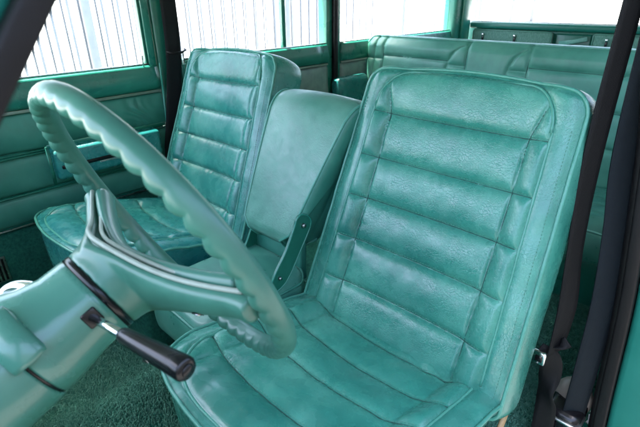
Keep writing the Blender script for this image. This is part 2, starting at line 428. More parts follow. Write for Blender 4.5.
    # ---- base, side trim and recliner
    g = Geo().add(*box((x0-.20, -.06+y0, .20), (x0+.20, .30+y0, .41), .02)); g.build('seat_base', M['carpet'], root)
    for sx in (-1, 1):
        v, f = sweep([(x0+sx*.236, -.10+y0, .40), (x0+sx*.240, .10+y0, .345), (x0+sx*.243, .255+y0, .335), (x0+sx*.243, .335+y0, .50)], rrect(.012, .004, .003, 2), up=(0, .2, 1)); mesh('side_trim', v, f, M['tan'], root)
        g = Geo().add(*box((x0+sx*.19-.02, -.08+y0, .15), (x0+sx*.19+.02, .30+y0, .20), .006)); g.build('seat_rail', M['steel'], root)
    root.rotation_euler = rot
    return root
drv = bucket_seat(.402, 0, 'green leather driver bucket seat behind the steering wheel, nearest to the camera', 1)
pas = bucket_seat(-.402, .052, 'blue-green leather passenger bucket seat beside the far door, left of the padded armrest', -1, ('leather_blue', 'leather_plain', 'leather_teal'), (0, R_(-1.2), 0), 21)
pas.location.z -= .012
# dark crease dust cover at the far seat's side

# ------------------------------------------------------------------ folded centre armrest
arm = empty('folding_armrest', (.02, .25, .42), 'tall padded green armrest folded upright between the two bucket seats', 'armrest')
def armrest():
    # front face runs from low front to high back; the side profile is a rounded tombstone
    lo, hi = np.array((0, .240, .575)), np.array((0, .402, .898))
    et = (hi-lo)/np.linalg.norm(hi-lo); L = np.linalg.norm(hi-lo); en = np.cross((1, 0, 0), et)
    prof = []      # (t, n): outline of the side profile, front first
    T = .120
    for t in np.linspace(.0, L-.055, 16): prof.append((t, .004*math.sin(math.pi*t/L)))
    for a in np.linspace(90, -90, 16)[1:-1]: prof.append((L-.055+.062*math.cos(R_(a)), -T/2+(T/2)*math.sin(R_(a))))
    for t in np.linspace(L-.055, .0, 16): prof.append((t, -T+.02*(1-t/L)))
    for a in np.linspace(0, 1, 6)[1:-1]: prof.append((-.018*math.sin(math.pi*a), -(T-.02)*(1-a)))
    def halfw(t):
        f = np.clip(t/L, 0, 1); xl = -.062-.030*f; xr = .102+.070*f
        r = .032
        k = 1-math.sqrt(max(0, 1-min(1, max(0, (r-t)/r))**2)) if t < r else 0
        return xl+r*.7*k, xr-r*.7*k
    V = []; nx = 26; n = len(prof)
    for i in range(nx+1):
        u = i/nx
        for (t, d) in prof:
            xl, xr = halfw(t); e = min(u, 1-u)
            inset = -.003*(1-min(1, e/.08))
            x = xl+(xr-xl)*u
            crown = .010*math.sin(math.pi*u)
            s = 1 if d > -.06 else -1
            P = lo+np.array((x, 0, 0))+et*(t+inset+(crown*.6 if t > L-.05 else 0))+en*(d+s*crown*.5)
            V.append(P)
    Fc = []
    for i in range(nx):
        for q in range(n): r = (q+1) % n; Fc.append([i*n+q, i*n+r, (i+1)*n+r, (i+1)*n+q])
    body = mesh('pad', V, Fc, M['leather_pale'], arm)
    # sides: slightly domed caps, deeper green
    for i, sx in ((0, -1), (nx, 1)):
        ring = [np.array(V[i*n+q]) for q in range(n)]; c = np.mean(ring, 0); W = []; G = []
        for k, (s, o) in enumerate(((1, 0), (.985, .004), (.93, .009), (.7, .013), (.35, .014))):
            W += [c+(p-c)*s+np.array((sx*o, 0, 0)) for p in ring]
        W.append(c+np.array((sx*.014, 0, 0)))
        for k in range(4):
            for q in range(n): r = (q+1) % n; G.append([k*n+q, k*n+r, (k+1)*n+r, (k+1)*n+q])
        for q in range(n): G.append([4*n+q, 4*n+(q+1) % n, 5*n])
        side = mesh('side_panel', W, G, M['leather_deep'], arm)
        v, f = sweep([tuple(p+np.array((sx*.001, 0, 0))) for p in ring], circ(.0034, 8), closed=True, up=(1, 0, 0)); mesh('piping', v, f, M['piping'], body)
    # back board behind the lower edge
    g = Geo().add(*box((-.075, .285, .44), (.10, .31, .60), .006)); g.build('back_board', M['leather_deep'], arm)
    # hinge brackets with bolts
    for bx in (.128, -.075):
        P2 = [(.264, .650), (.286, .637), (.290, .612), (.256, .56), (.212, .500), (.172, .482), (.158, .497), (.174, .53), (.210, .575), (.238, .625), (.248, .645)]
        P2 = [(p[1], p[2]) for p in catmull([(0, y, z) for y, z in P2], 5, True)]
        if bx < 0: P2 = [(y+.035, z-.075) for y, z in P2]
        n2 = len(P2); V2 = [(bx, y, z) for y, z in P2]+[(bx+.006, y, z) for y, z in P2]
        F2 = [list(range(n2))[::-1], list(range(n2, 2*n2))]+[[i, (i+1) % n2, n2+(i+1) % n2, n2+i] for i in range(n2)]
        br = mesh('hinge_bracket', V2, F2, M['bracket'], arm, smooth=False)
        v, f = sweep([(bx+.006, y, z) for y, z in P2], circ(.0022, 6), closed=True, up=(1, 0, 0)); mesh('rolled_edge', v, f, M['body_paint'], br)
        for (y, z, r) in ((.266, .622, .006), (.186, .515, .0045)):
            v, f = cyl((bx+.006, y-(.0 if bx > 0 else -.035), z-(0 if bx > 0 else .075)), (bx+.012, y-(.0 if bx > 0 else -.035), z-(0 if bx > 0 else .075)), r, r*.75); mesh('bolt', v, f, M['steel'], br)
armrest()
# centre seat cushion
cen = empty('center_seat', (-.005, .1, .2), 'small plain green cushion between the bucket seats under the folded armrest', 'seat cushion')
def hc(x, t): return .008*(1-(x/.13)**2)-.02*sstep((np.abs(x)-.095)/.04)-.03*sstep((.06-t)/.07)+.001*vnoise(x, t, 4, 30)
pad('seat_cushion', (.0, -.015, .490), (0, 1, -.02), (1, 0, 0), .125, .30, lambda t: .125+0*t, (.05, .03), .12, hc, M['leather_plain'], cen, 60, 80, .008, None, .01, pipe='loop', pipe_mat=M['leather_deep'])
mesh('seat_base', *box((-.10, .02, .16), (.10, .27, .39), .01), M['carpet'], cen)

# ------------------------------------------------------------------ rear bench
bench = empty('rear_bench_seat', (0, 1.45, .15), 'wide green leather bench seat across the back behind the front seats', 'bench seat')
def hbench(x, t):
    q = np.clip((t-.345)/.135, 0, 1); cv = 1-np.sqrt(1-np.minimum(q, .999)**2)
    lines = [-.610+0*t, -.262+.092*cv, -.166+0*t, .018+.082*cv, .102+0*t, .610+0*t, -.680+.02*(t/.5), .680-.02*(t/.5)]
    dl = np.min([np.abs(x-l) for l in lines], axis=0)
    strip_ = ((x > lines[1]) & (x < lines[2])) | ((x > lines[3]) & (x < lines[4])) | (x < lines[0]) | (x > .610)
    plain = (x > lines[2]) & (x < lines[3])
    dt = np.where(strip_, np.min([np.abs(t-q) for q in (.14, .27, .395)], axis=0), np.min([np.abs(t-q) for q in (.15, .28, .412)], axis=0))
    dt = np.where(plain, 1., dt)
    h = .012*crease(dt, .008)*crease(dl, .007)
    h = h-.030*sstep((t-.450)/.06)-.020*sstep((np.abs(x)-.69)/.04)-.012*np.exp(-(((np.abs(x)-.38)/.15)**2))*np.exp(-((t-.25)/.15)**2)
    return h+.0022*vnoise(x, t, 3, 16)
_, bs = pad('backrest', (0, 1.515, .425), (0, .12, .993), (1, 0, 0), .735, .50, lambda t: .735+0*t, (.02, .05), .16, hbench, M['leather_bench'], bench, 420, 130, .010, None, .010, pipe='loop', pipe_mat=M['piping_pale'], pipe_r=.0035)
back_ = bench.children[-1]
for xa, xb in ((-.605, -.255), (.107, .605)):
    for tt in (.28, .412): mesh('seam', *sweep([bs(xx, tt, .0012) for xx in np.linspace(xa, xb, 30)], circ(.0016, 6), up=(0, -1, 0)), M['seam'], back_)  # dark tubes draw the shade of the bench creases
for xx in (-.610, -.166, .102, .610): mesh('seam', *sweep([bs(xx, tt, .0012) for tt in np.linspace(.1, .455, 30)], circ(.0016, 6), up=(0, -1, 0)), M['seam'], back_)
def hr(x, t): 
    d = np.min([np.abs(t-s) for s in (.12, .22, .32)], axis=0)
    return .012*crease(d, .012)*crease(np.minimum(np.abs(np.abs(x)-.62), np.abs(x)), .012)-.03*sstep((.06-t)/.07)+.003*vnoise(x, t, 6, 14)
pad('seat_cushion', (0, 1.07, .475), (0, .99, -.11), (1, 0, 0), .725, .50, lambda t: .725+0*t, (.06, .02), .13, hr, M['leather_plain'], bench, 200, 90, .014, None, .012, pipe='loop', pipe_mat=M['piping_pale'])
mesh('seat_base', *box((-.68, 1.13, .15), (.68, 1.6, .36), .01), M['door_paint'], bench)

# ------------------------------------------------------------------ steering wheel
A = np.array([.014, .914, .405]); A /= np.linalg.norm(A)
WX = np.array([1., -.015, 0]); WX = WX-A*(WX@A); WX /= np.linalg.norm(WX); WU = np.cross(WX, A)
if WU[2] < 0: WU = -WU
WC = np.array([.380, -.184, .862]); WR = .182
def wp(x, u, s): return WC+WX*x+WU*u+A*s      # s > 0 towards the driver
wheel = empty('steering_wheel', tuple(wp(0, 0, -.08)), 'pale teal steering wheel with finger grips and cream trim in the left foreground', 'steering wheel')
V = []; Fc = []; N = 52*12; K = 18
for i in range(N):
    t = 2*math.pi*i/N; er = WX*math.cos(t)+WU*math.sin(t)
    bmp = abs(math.sin(t*26))**.75
    for k in range(K):
        a = 2*math.pi*k/K; ca, sa = math.cos(a), math.sin(a)      # ca: outward, sa: towards driver
        w = max(0, -sa*.96-ca*.28)**3                                # bumps on the dash / inner side
        r = .0108+.0040*(bmp-.45)*w
        V.append(WC+er*(WR+ca*r*.98)+A*(sa*r*1.12))
for i in range(N):
    j = (i+1) % N
    for k in range(K): l = (k+1) % K; Fc.append([i*K+k, i*K+l, j*K+l, j*K+k])
mesh('rim', V, Fc, M['wheel'], wheel)
def sectionloft(rings):
    k = len(rings[0]); V = [p for r in rings for p in r]; Fc = []
    for i in range(len(rings)-1):
        for q in range(k): r = (q+1) % k; Fc.append([i*k+q, i*k+r, (i+1)*k+r, (i+1)*k+q])
    Fc.append(list(range(k))[::-1]); Fc.append([(len(rings)-1)*k+q for q in range(k)]); return V, Fc
def front_s(x):            # depth of the dished front edge behind the rim plane
    f = min(1, abs(x)/.171); return -.052*(1-f**1.5)**1.0-.001
rings = []
for x in np.linspace(-.176, .176, 61):
    f = min(1, abs(x)/.177)
    s0 = front_s(x); hub = math.exp(-(x/.050)**2)
    depth = .020+.030*(1-f)+.016*hub
    hu = .014+.012*(1-f)+.027*math.exp(-(x/.065)**2)
    s1 = min(s0-.020, -.024-.060*(1-f)**1.3)
    ring = []
    for k in range(24):
        a = 2*math.pi*k/24; ca, sa = math.cos(a), math.sin(a); e = .75
        ring.append(wp(x, math.copysign(abs(ca)**e, ca)*hu, (s0+s1)/2+math.copysign(abs(sa)**e, sa)*(s0-s1)/2))
    rings.append(ring)
g = Geo().add(*sectionloft(rings))
rings = []
for s, r in ((-.057, .045), (-.062, .050), (-.068, .0505), (-.075, .0488), (-.082, .0480), (-.0862, .0478)):
    rings.append([wp(r*math.cos(2*math.pi*k/40), r*math.sin(2*math.pi*k/40), s) for k in range(40)])
g.add(*sectionloft(rings))
hubo = g.build('spoke_hub', M['wheel'], wheel)
rm = hubo.modifiers.new('r', 'REMESH'); rm.mode = 'VOXEL'; rm.voxel_size = .0022; rm.use_smooth_shade = True
smm = hubo.modifiers.new('sm', 'SMOOTH'); smm.iterations = 14; smm.factor = .5
# trims along the dished front edge: cream outer line, teal horn pad lip, second pale line
def trim(name, uo, ds, r, mat, k=10, lim=.165, r2=None):
    P = []
    for x in np.linspace(-lim, lim, 70):
        f = min(1, abs(x)/.177); hu = .014+.012*(1-f)+.027*math.exp(-(x/.065)**2)
        P.append(tuple(wp(x, hu*uo, front_s(x)+ds)))
    v, f = sweep(P, circ(r, k, r2), up=tuple(A)); return mesh(name, v, f, mat, wheel)
trim('cream_trim', 1.02, -.005, .0026, M['cream'])
trim('cream_trim', -1.0, -.004, .0026, M['cream'])
trim('horn_pad', .25, .007, .010, M['wheel'], 16, .150, .016)
trim('horn_ring', .78, .004, .0022, M['cream'], 10, .150)
# screw in the spoke
hp, hn = np.array((.4934, -.2184, .8315)), np.array((.35, -.585, -.732))
v, f = cyl(hp-hn*.006, hp+hn*.0007, .0058, .0058); so = mesh('screw_recess', v, f, M['black'], wheel)
v, f = cyl(hp+hn*.0005, hp+hn*.0018, .0034, .0026); mesh('screw', v, f, M['chrome'], so)

# ------------------------------------------------------------------ steering column
colm = empty('steering_column', tuple(wp(0, 0, -.4)), 'smooth teal steering column running from the wheel hub to the lower left corner', 'steering column')
def colring(s, r, du=0, ru=None, dx=0, k=48):
    ru = ru or r
    return [wp(dx+r*math.cos(2*math.pi*i/k), du+ru*math.sin(2*math.pi*i/k), s) for i in range(k)]
v, f = sectionloft([colring(-.0855, .0440), colring(-.0860, .0476), colring(-.0925, .0478), colring(-.0930, .0440)]); mesh('dark_gap', v, f, M['black'], colm)
v, f = sectionloft([colring(-.0928, .0460), colring(-.0932, .0478), colring(-.10, .0480), colring(-.12, .0485), colring(-.14, .0525, .002), colring(-.155, .057, .005), colring(-.168, .0585, .006), colring(-.170, .057, .006)])
mesh('upper_shroud', v, f, M['paint'], colm)
v, f = sectionloft([colring(-.1695, .056, .006), colring(-.1735, .056, .006)]); mesh('dark_gap', v, f, M['black'], colm)
v, f = sectionloft([colring(-.173, .057, .006), colring(-.175, .0587, .006), colring(-.21, .060, .007), colring(-.30, .061, .008), colring(-.45, .063, .008)])
mesh('lower_shroud', v, f, M['paint'], colm)
Lx = []
for q_, a0, a1, r in ((-.149, 28, 72, .055), (-.1505, 24, 76, .0635), (-.165, 23, 77, .0650), (-.179, 24, 76, .0650), (-.181, 28, 72, .058)):
    pts = [wp(r*math.cos(R_(a)), r*math.sin(R_(a))+.004, q_) for a in np.linspace(a0, a1, 12)]
    pts += [wp((r-.02)*math.cos(R_(a)), (r-.02)*math.sin(R_(a)), q_) for a in np.linspace(a1, a0, 12)]
    Lx.append(pts)
v, f = sectionloft(Lx); lug = mesh('raised_lug', v, f, M['paint'], colm)
# turn signal lever
B = wp(.0478*math.cos(R_(17)), .0478*math.sin(R_(17)), -.1085); J = np.array((.478, -.284, .8385)); E2 = np.array((.557, -.270, .8415))
er_ = (B-wp(0, 0, -.1085)); er_ /= np.linalg.norm(er_); et_ = np.cross(A, er_)
v, f = sectionloft([[B+er_*o+et_*a_*k_+A*b_*k_ for a_, b_ in rrect(.0085, .0075, .002, 3)] for o, k_ in ((-.006, 1), (.0012, 1), (.0018, .9))]); sk = mesh('lever_socket', v, f, M['black'], colm)
lev = Geo().add(*cyl(B, J, .0042, .0042, 16)).build('turn_signal_lever', M['chrome'], colm)
dE = (E2-J)/np.linalg.norm(E2-J)
P = [J-dE*.003, J, J+dE*.004]+[J+(E2-J)*t for t in (.3, .6, .9)]+[E2, E2+dE*.003, E2+dE*.0035]
v, f = sweep([tuple(p) for p in P], circ(1, 24), up=(0, 0, 1), scale=[.004, .0062, .0072, .0080, .0092, .0102, .0104, .0088, .005]); mesh('lever_handle', v, f, M['black'], lev)
v, f = cyl(E2+dE*.0032, E2+dE*.0050, .0058, .005); mesh('handle_cap', v, f, M['black'], lev)
# chrome gear selector bowl on the far side of the column
pts = [np.array(q) for q in ((.3628,-.3129,.8415),(.3514,-.318,.8440),(.3376,-.3265,.8440),(.3300,-.3369,.8380),(.335,-.350,.822),(.350,-.36,.80))]
v, f = sweep(catmull(pts, 5), circ(1, 16), scale=list(np.interp(np.linspace(0, 1, 26), [0, .04, .2, .4, .6, 1], [.003, .0060, .0075, .0060, .0050, .0045]))); mesh('gear_lever', v, f, M['chrome'], colm)

# ------------------------------------------------------------------ far front door
door = empty('front_door', (-.76, 0, .15), 'far front passenger door with green padded panel, armrest and clear window', 'car door')
def profile_panel(name, prof, y0, y1, mat, parent, ny=60, wob=None, smooth=True):
    """prof: (x, z) from top to bottom on the cabin side; extruded along y."""
    ys = np.linspace(y0, y1, ny); V = []; n = len(prof)
    for y in ys:
        for x, z in prof: V.append((x+(wob(y, z) if wob else 0), y, z))
    back = len(V)
    for y in ys:
        V.append((-.79, y, prof[0][1])); V.append((-.79, y, prof[-1][1]))
    Fc = [[i*n+q, (i+1)*n+q, (i+1)*n+q+1, i*n+q+1] for i in range(ny-1) for q in range(n-1)]
    for i in range(ny-1):
        Fc.append([i*n, back+2*i, back+2*i+2, (i+1)*n]); Fc.append([i*n+n-1, (i+1)*n+n-1, back+2*i+3, back+2*i+1]); Fc.append([back+2*i, back+2*i+1, back+2*i+3, back+2*i+2])
    for i, e in ((0, 0), (ny-1, 0)): Fc.append([i*n+q for q in range(n)]+[back+2*i+1, back+2*i])
    return mesh(name, V, Fc, mat, parent, smooth)
DY0, DY1 = -.75, .415
def arc(xc, zc, r, a0, a1, k=6): return [(xc+r*math.cos(R_(a)), zc+r*math.sin(R_(a))) for a in np.linspace(a0, a1, k)]
profile_panel('window_sill', [(-.765, .893)]+arc(-.742, .883, .010, 90, 0)+[(-.728, .868), (-.722, .845), (-.724, .822), (-.732, .812), (-.738, .809)], DY0, DY1, M['door_paint'], door)
v, f = sweep([(-.748, y, .896) for y in (DY0, DY1)], rrect(.003, .006, .002, 2), up=(0, 0, 1)); mesh('glass_seal', v, f, M['steel'], door)
v, f = sweep([(-.733, y, .8055) for y in (DY0, DY1)], rrect(.0045, .004, .002, 3), up=(0, 0, 1)); mesh('chrome_strip', v, f, M['cream'], door)
def wob(y, z):
    w = .0022*math.sin(y*34+z*20)*math.sin(z*30)+.002*math.sin(y*19+1)
    k = math.exp(-((y-.31)/.09)**2)*math.exp(-((z-.745)/.045)**2)
    return w+.0045*k*math.sin((y+z*.9+.02*math.sin(z*60)+.015*math.sin(y*37))*165)*(.6+.4*math.sin(y*51+z*23))
zz = np.linspace(.801, .687, 24)
profile_panel('upper_pad', [(-.742+.016*abs(math.sin(math.pi*(.801-z)/.114))**.5, z) for z in zz], DY0, DY1, M['leather_deep'], door, 260, wob)
for z in (.6835, .676): 
    v, f = sweep([(-.733, y, z) for y in (DY0, DY1)], circ(.0028, 8)); mesh('door_bead', v, f, M['bracket'], door)
zz = np.linspace(.672, .562, 20)
profile_panel('middle_pad', [(-.742+.014*abs(math.sin(math.pi*(.672-z)/.110))**.4, z) for z in zz], DY0, DY1, M['leather_deep'], door, 200, lambda y, z: .0015*math.sin(y*22+z*40))
v, f = sweep([(-.733, y, .558) for y in (DY0, DY1)], circ(.003, 8)); mesh('door_bead', v, f, M['bracket'], door)
zz = np.linspace(.553, .466, 16)
profile_panel('lower_pad', [(-.742+.012*abs(math.sin(math.pi*(.553-z)/.087))**.4, z) for z in zz], DY0, DY1, M['leather_deep'], door, 160, lambda y, z: .0012*math.sin(y*25+z*40))
v, f = sweep([(-.736, y, .460) for y in (DY0, DY1)], rrect(.0025, .004, .001, 2), up=(0, 0, 1)); mesh('chrome_strip', v, f, M['steel'], door)
profile_panel('carpeted_kick_panel', [(-.742, .455), (-.738, .44), (-.738, .17), (-.742, .155)], DY0, DY1, M['carpet'], door, 4)
mesh('door_shell', *box((-.80, DY0+.004, .16), (-.7455, DY1-.004, .880), .004), M['door_paint'], door)
# armrest with a pull recess
ar = mesh('armrest', *box((-.735, .005, .592), (-.672, .36, .690), .016, 4), M['leather_blue'], door)
mesh('pull_recess', *box((-.676, .022, .628), (-.668, .30, .640), .003, 2), M['black'], ar)
v, f = sweep(catmull([(-.676, -.004, .704), (-.676, .38, .704)], 1)[::1], rrect(.003, .005, .002, 2), up=(1, 0, 0)); mesh('frame', v, f, M['bracket'], ar)
v, f = sweep([(-.678, -.004, .704), (-.678, -.006, .585)], rrect(.003, .005, .002, 2), up=(1, 0, 0)); mesh('frame', v, f, M['bracket'], ar)
v, f = sweep([(-.676, .02, .625), (-.672, .33, .623)], rrect(.0025, .004, .002, 2), up=(1, 0, 0)); mesh('pull_handle', v, f, M['steel'], ar)
# window frame and glass, lock knob
mesh('window_frame', *box((-.775, .392, .885), (-.738, .418, 1.42), .004), M['door_paint'], door)
mesh('window_frame', *box((-.772, .383, .897), (-.745, .3915, 1.42), .002), M['bracket'], door)
mesh('window_frame', *box((-.775, -.75, 1.395), (-.738, .39, 1.42), .004), M['body_paint'], door)
mesh('window_glass', *box((-.760, -.75, .880), (-.756, .385, 1.40)), M['glass'], door, False)
def knob(y, x, parent, z=.893):
    P = [(x, y, z-.005), (x, y, z+.012), (x, y, z+.024), (x, y, z+.032), (x, y, z+.034)]
    v, f = sweep(P, circ(1, 12), scale=[.0022, .0022, .0030, .0040, .002], up=(1, 0, 0)); mesh('lock_knob', v, f, M['steel'], parent)
knob(.368, -.738, door)
# grille in the lower door
gr = mesh('speaker_grille', *box((-.738, -.30, .30), (-.732, -.185, .385), .002), M['steel'], door)
g = Geo()
for i in range(9): g.add(*box((-.7325, -.29+i*.0115, .306), (-.730, -.284+i*.0115, .379)))
g.build('slot', M['black'], gr, False)

# ------------------------------------------------------------------ body shell
body = empty('car_body', (0, 1, .1), 'green painted station wagon body shell with pillars, roof and rear windows around the seats', 'car body')
def bpart(name, lo, hi, mat, bev=.004, par=None): return mesh(name, *box(lo, hi, bev), M[mat], par or body)
bpart('roof', (-.87, -.75, 1.43), (.86, 2.75, 1.47), 'headliner', .01)
bpart('center_pillar', (-.80, .425, .15), (-.735, .520, 1.43), 'bracket', .01)
bpart('pillar_trim', (-.737, .508, .15), (-.727, .528, .885), 'body_paint', .003)
# rear side: door panel, pillar, cargo side
def side(y0, y1):
    profile_panel('side_sill', [(-.765, .897)]+arc(-.742, .887, .010, 90, 0)+[(-.726, .868), (-.722, .845), (-.726, .817), (-.738, .812)], y0, y1, M['door_paint'], body, 10)
    v, f = sweep([(-.734, y, .808) for y in (y0, y1)], rrect(.004, .004, .002, 2), up=(0, 0, 1)); mesh('chrome_strip', v, f, M['cream'], body)
    v, f = sweep([(-.748, y, .900) for y in (y0, y1)], rrect(.003, .006, .002, 2), up=(0, 0, 1)); mesh('glass_seal', v, f, M['steel'], body)
    zz = np.linspace(.803, .55, 20)
    profile_panel('side_pad', [(-.742+.014*abs(math.sin(math.pi*(.803-z)/.253))**.4, z) for z in zz], y0, y1, M['grey_cover'], body, 60, lambda y, z: .0025*math.sin(y*25+z*40))
    profile_panel('lower_side', [(-.74, .545), (-.736, .53), (-.736, .16), (-.742, .15)], y0, y1, M['door_paint'], body, 4)
bpart('side_shell', (-.81, .534, .16), (-.7455, 2.49, .884), 'door_paint', .004)
side(.53, 1.285); side(1.385, 2.50)
bpart('rear_pillar', (-.80, 1.290, .15), (-.742, 1.330, 1.43), 'door_paint', .006)
bpart('pillar_seal', (-.745, 1.325, .15), (-.722, 1.352, 1.43), 'rubber', .006)
bpart('rear_pillar', (-.80, 1.352, .15), (-.738, 1.383, 1.43), 'door_paint', .006)
bpart('window_divider', (-.772, 1.020, .90), (-.748, 1.040, 1.43), 'door_paint', .004)
for y0, y1 in ((.52, 1.29), (1.383, 2.43)):
    w = mesh('side_window', *box((-.762, y0, .885), (-.758, y1, 1.43)), M['glass'], body, False)
bpart('corner_pillar', (-.80, 2.43, .15), (-.71, 2.56, 1.43), 'door_paint', .02)
bpart('corner_trim', (-.712, 2.50, .55), (-.690, 2.60, 1.43), 'body_paint', .008)
bpart('roof_rail', (-.80, -.75, 1.33), (-.72, 2.7, 1.435), 'body_paint', .01)
bpart('roof_rail', (.72, -.75, 1.40), (.80, 2.7, 1.435), 'body_paint', .01)
knob(.524, -.736, body)
# far side armrest behind the second row
mesh('wheel_arch_pad', *box((-.735, 1.30, .60), (-.66, 1.53, .745), .03, 4), M['leather_blue'], body)
# tail end: pressed panel, cloth inserts with clips, window
bpart('tailgate', (-.72, 2.64, .15), (.80, 2.70, .935), 'door_paint', .01)
bpart('tailgate_rail', (-.70, 2.60, .905), (.78, 2.65, .945), 'bright_paint', .012)
bpart('tailgate_rail', (-.70, 2.615, .935), (.78, 2.64, .952), 'steel', .004)
for xa, xb in ((-.665, -.175), (.045, .60)):
    p = mesh('cloth_insert', *box((xa, 2.600, .70), (xb, 2.640, .897), .010, 3), M['cloth'], body)
    v, f = sweep([(xa, 2.602, .70), (xa, 2.602, .890), (xa+.008, 2.602, .898), (xb-.008, 2.602, .898), (xb, 2.602, .890), (xb, 2.602, .70)], circ(.004, 8), up=(0, 1, 0)); mesh('insert_edge', v, f, M['leather_pale'], p)
    for cx in np.arange(xa+.07, xb-.02, .205):
        mesh('clip', *box((cx-.006, 2.592, .815), (cx+.006, 2.602, .868), .002), M['black'], p)
        mesh('clip_head', *box((cx-.007, 2.588, .862), (cx+.007, 2.600, .878), .003), M['chrome'], p)
mesh('latch_recess', *box((-.165, 2.625, .72), (.035, 2.642, .895), .012), M['bracket'], body)
v, f = sweep([(-.13, 2.612, .842), (-.06, 2.604, .853), (.015, 2.610, .872)], rrect(.006, .012, .004, 3), up=(0, 1, 0)); mesh('tailgate_handle', v, f, M['piping_pale'], body)
mesh('rear_window', *box((-.71, 2.655, .93), (.78, 2.659, 1.42)), M['glass'], body, False)
# near side: centre pillar, rubber door seal, rear quarter
def strip(name, P, prof, mat, par, up=(0, 1, 0)): v, f = sweep(catmull(P, 6), prof, up=up); return mesh(name, v, f, mat, par)
BP = [(.790, .55, .15), (.778, .53, .33), (.764, .51, .56), (.750, .50, .70), (.728, .49, .88), (.700, .48, 1.06), (.68, .48, 1.42)]
seal = strip('door_seal', [(x-.012, y-.01, z) for x, y, z in BP], rrect(.011, .010, .004, 3), M['rubber'], body, (1, 0, 0))
strip('door_seal', [(x-.026, y+.004, z) for x, y, z in BP], circ(.0085, 10), M['rubber'], body, (1, 0, 0))
strip('near_center_pillar', [(x+.045, y+.02, z) for x, y, z in BP], rrect(.045, .032, .012, 3), M['bright_paint'], body, (1, 0, 0))
strip('pillar_lining', [(x-.012, y+.07, z) for x, y, z in BP], rrect(.012, .05, .008, 3), M['webbing_navy'], body, (1, 0, 0))
bpart('near_side_panel', (.745, .62, .15), (.80, 2.68, .90), 'door_paint', .01)
bpart('near_side_pillar', (.745, 1.30, .90), (.80, 1.38, 1.43), 'body_paint', .01)
bpart('near_side_pillar', (.745, 2.45, .90), (.80, 2.66, 1.43), 'body_paint', .01)
bpart('door_sill', (-.81, -.8, .08), (-.715, 2.6, .175), 'door_paint', .012)
bpart('door_sill', (.68, -.6, .10), (.80, .62, .17), 'door_paint', .012)
# windscreen pillar of the near side with its rubber seal
AP = [(.6245-.0023*k/10*1.0, -.3402+.0176*k/10*1.0, 1.092+.0233*k/10*1.0) for k in (-110, -50, -20, -8, 0, 8, 20, 60, 140)]
strip('windscreen_pillar_seal', AP, rrect(.0052, .0056, .002, 3), M['rubber'], body, (1, 0, 0))
strip('windscreen_pillar', [(x-.016, y-.016, z+.007) for x, y, z in AP], rrect(.014, .014, .006, 3), M['bright_paint'], body, (0, 1, 0))
# dashboard and cowl ahead of the seats (just out of the picture, seen from beside)
dash = [(-.735, -.62, .15), (-.735, -.56, .60), (-.735, -.54, .80), (-.735, -.56, .86), (-.735, -.62, .89), (-.735, -.80, .89), (-.735, -.80, .15)]
V = [(x, y, z) for x0 in (-.735, .735) for (x, y, z) in [(x0, p[1], p[2]) for p in dash]]
n = len(dash); Fc = [list(range(n)), list(range(n, 2*n))[::-1]]+[[i, n+i, n+(i+1) % n, (i+1) % n] for i in range(n)]
dm = mesh('dashboard', V, Fc, M['door_paint'], body, False); bv = dm.modifiers.new('b', 'BEVEL'); bv.width = .015; bv.segments = 3

# ------------------------------------------------------------------ belts
def ribbon(P, w, th=.0014, dirs=None, n=10):
    P = catmull(P, n); m_ = len(P); V = []; Fc = []
    D = catmull([tuple(d) for d in dirs], n)
    for i, p in enumerate(P):
        p = np.array(p); t = np.array(P[min(i+1, m_-1)])-np.array(P[max(i-1, 0)]); t = t/np.linalg.norm(t)
        d = np.array(D[i]); d = d-t*(d@t); d = d/np.linalg.norm(d); nn = np.cross(t, d)
        for a, b in ((-w/2, -th), (-w/4, -th*.7), (0, -th*.6), (w/4, -th*.7), (w/2, -th), (w/2, th), (w/4, th*1.3), (0, th*1.4), (-w/4, th*1.3), (-w/2, th)):
            V.append(p+d*a+nn*b)
    for i in range(m_-1):
        for q in range(10): r = (q+1) % 10; Fc.append([i*10+q, i*10+r, i*10+10+r, i*10+10+q])
    Fc += [list(range(10))[::-1], [(m_-1)*10+q for q in range(10)]]
    return V, Fc
b1 = empty('seat_belt', (.69, .48, .2), 'black seat belt hanging beside the driver seat backrest down to its chrome buckle', 'seat belt')
v, f = ribbon([(.650, .46, 1.42), (.645, .455, 1.08), (.645, .45, .851), (.655, .45, .68), (.667, .45, .56), (.667, .45, .45)], .046, dirs=[(.37, .93, 0), (.37, .93, 0), (.40, .92, 0), (.30, .95, 0), (.45, .9, 0), (.3, .95, 0)]); mesh('webbing', v, f, M['webbing'], b1)
v, f = ribbon([(.640, .425, .452), (.662, .44, .437), (.668, .45, .40), (.668, .45, .35), (.676, .455, .30), (.680, .46, .22), (.682, .47, .17)], .042, dirs=[(.2, .3, 1), (.4, .3, 1), (.95, .2, .2), (.8, -.5, 0), (1, 0, 0), (.9, .4, 0), (1, 0, 0)]); mesh('lower_webbing', v, f, M['webbing'], b1)
v, f = ribbon([(.684, .45, .486), (.672, .447, .472), (.658, .445, .452), (.652, .44, .437)], .022, dirs=[(.3, .2, .9), (.5, .3, .7), (.7, .3, .4), (1, 0, .2)]); mesh('folded_end', v, f, M['webbing'], b1)
bk = mesh('buckle', *box((.634, .417, .428), (.660, .428, .458), .003, 2), M['chrome'], b1)
mesh('slot', *box((.641, .4155, .436), (.655, .4175, .451), .0005, 1), M['black'], bk)
b2 = empty('seat_belt', (.71, .5, .2), 'wide navy seat belt running straight down the near door pillar', 'seat belt')
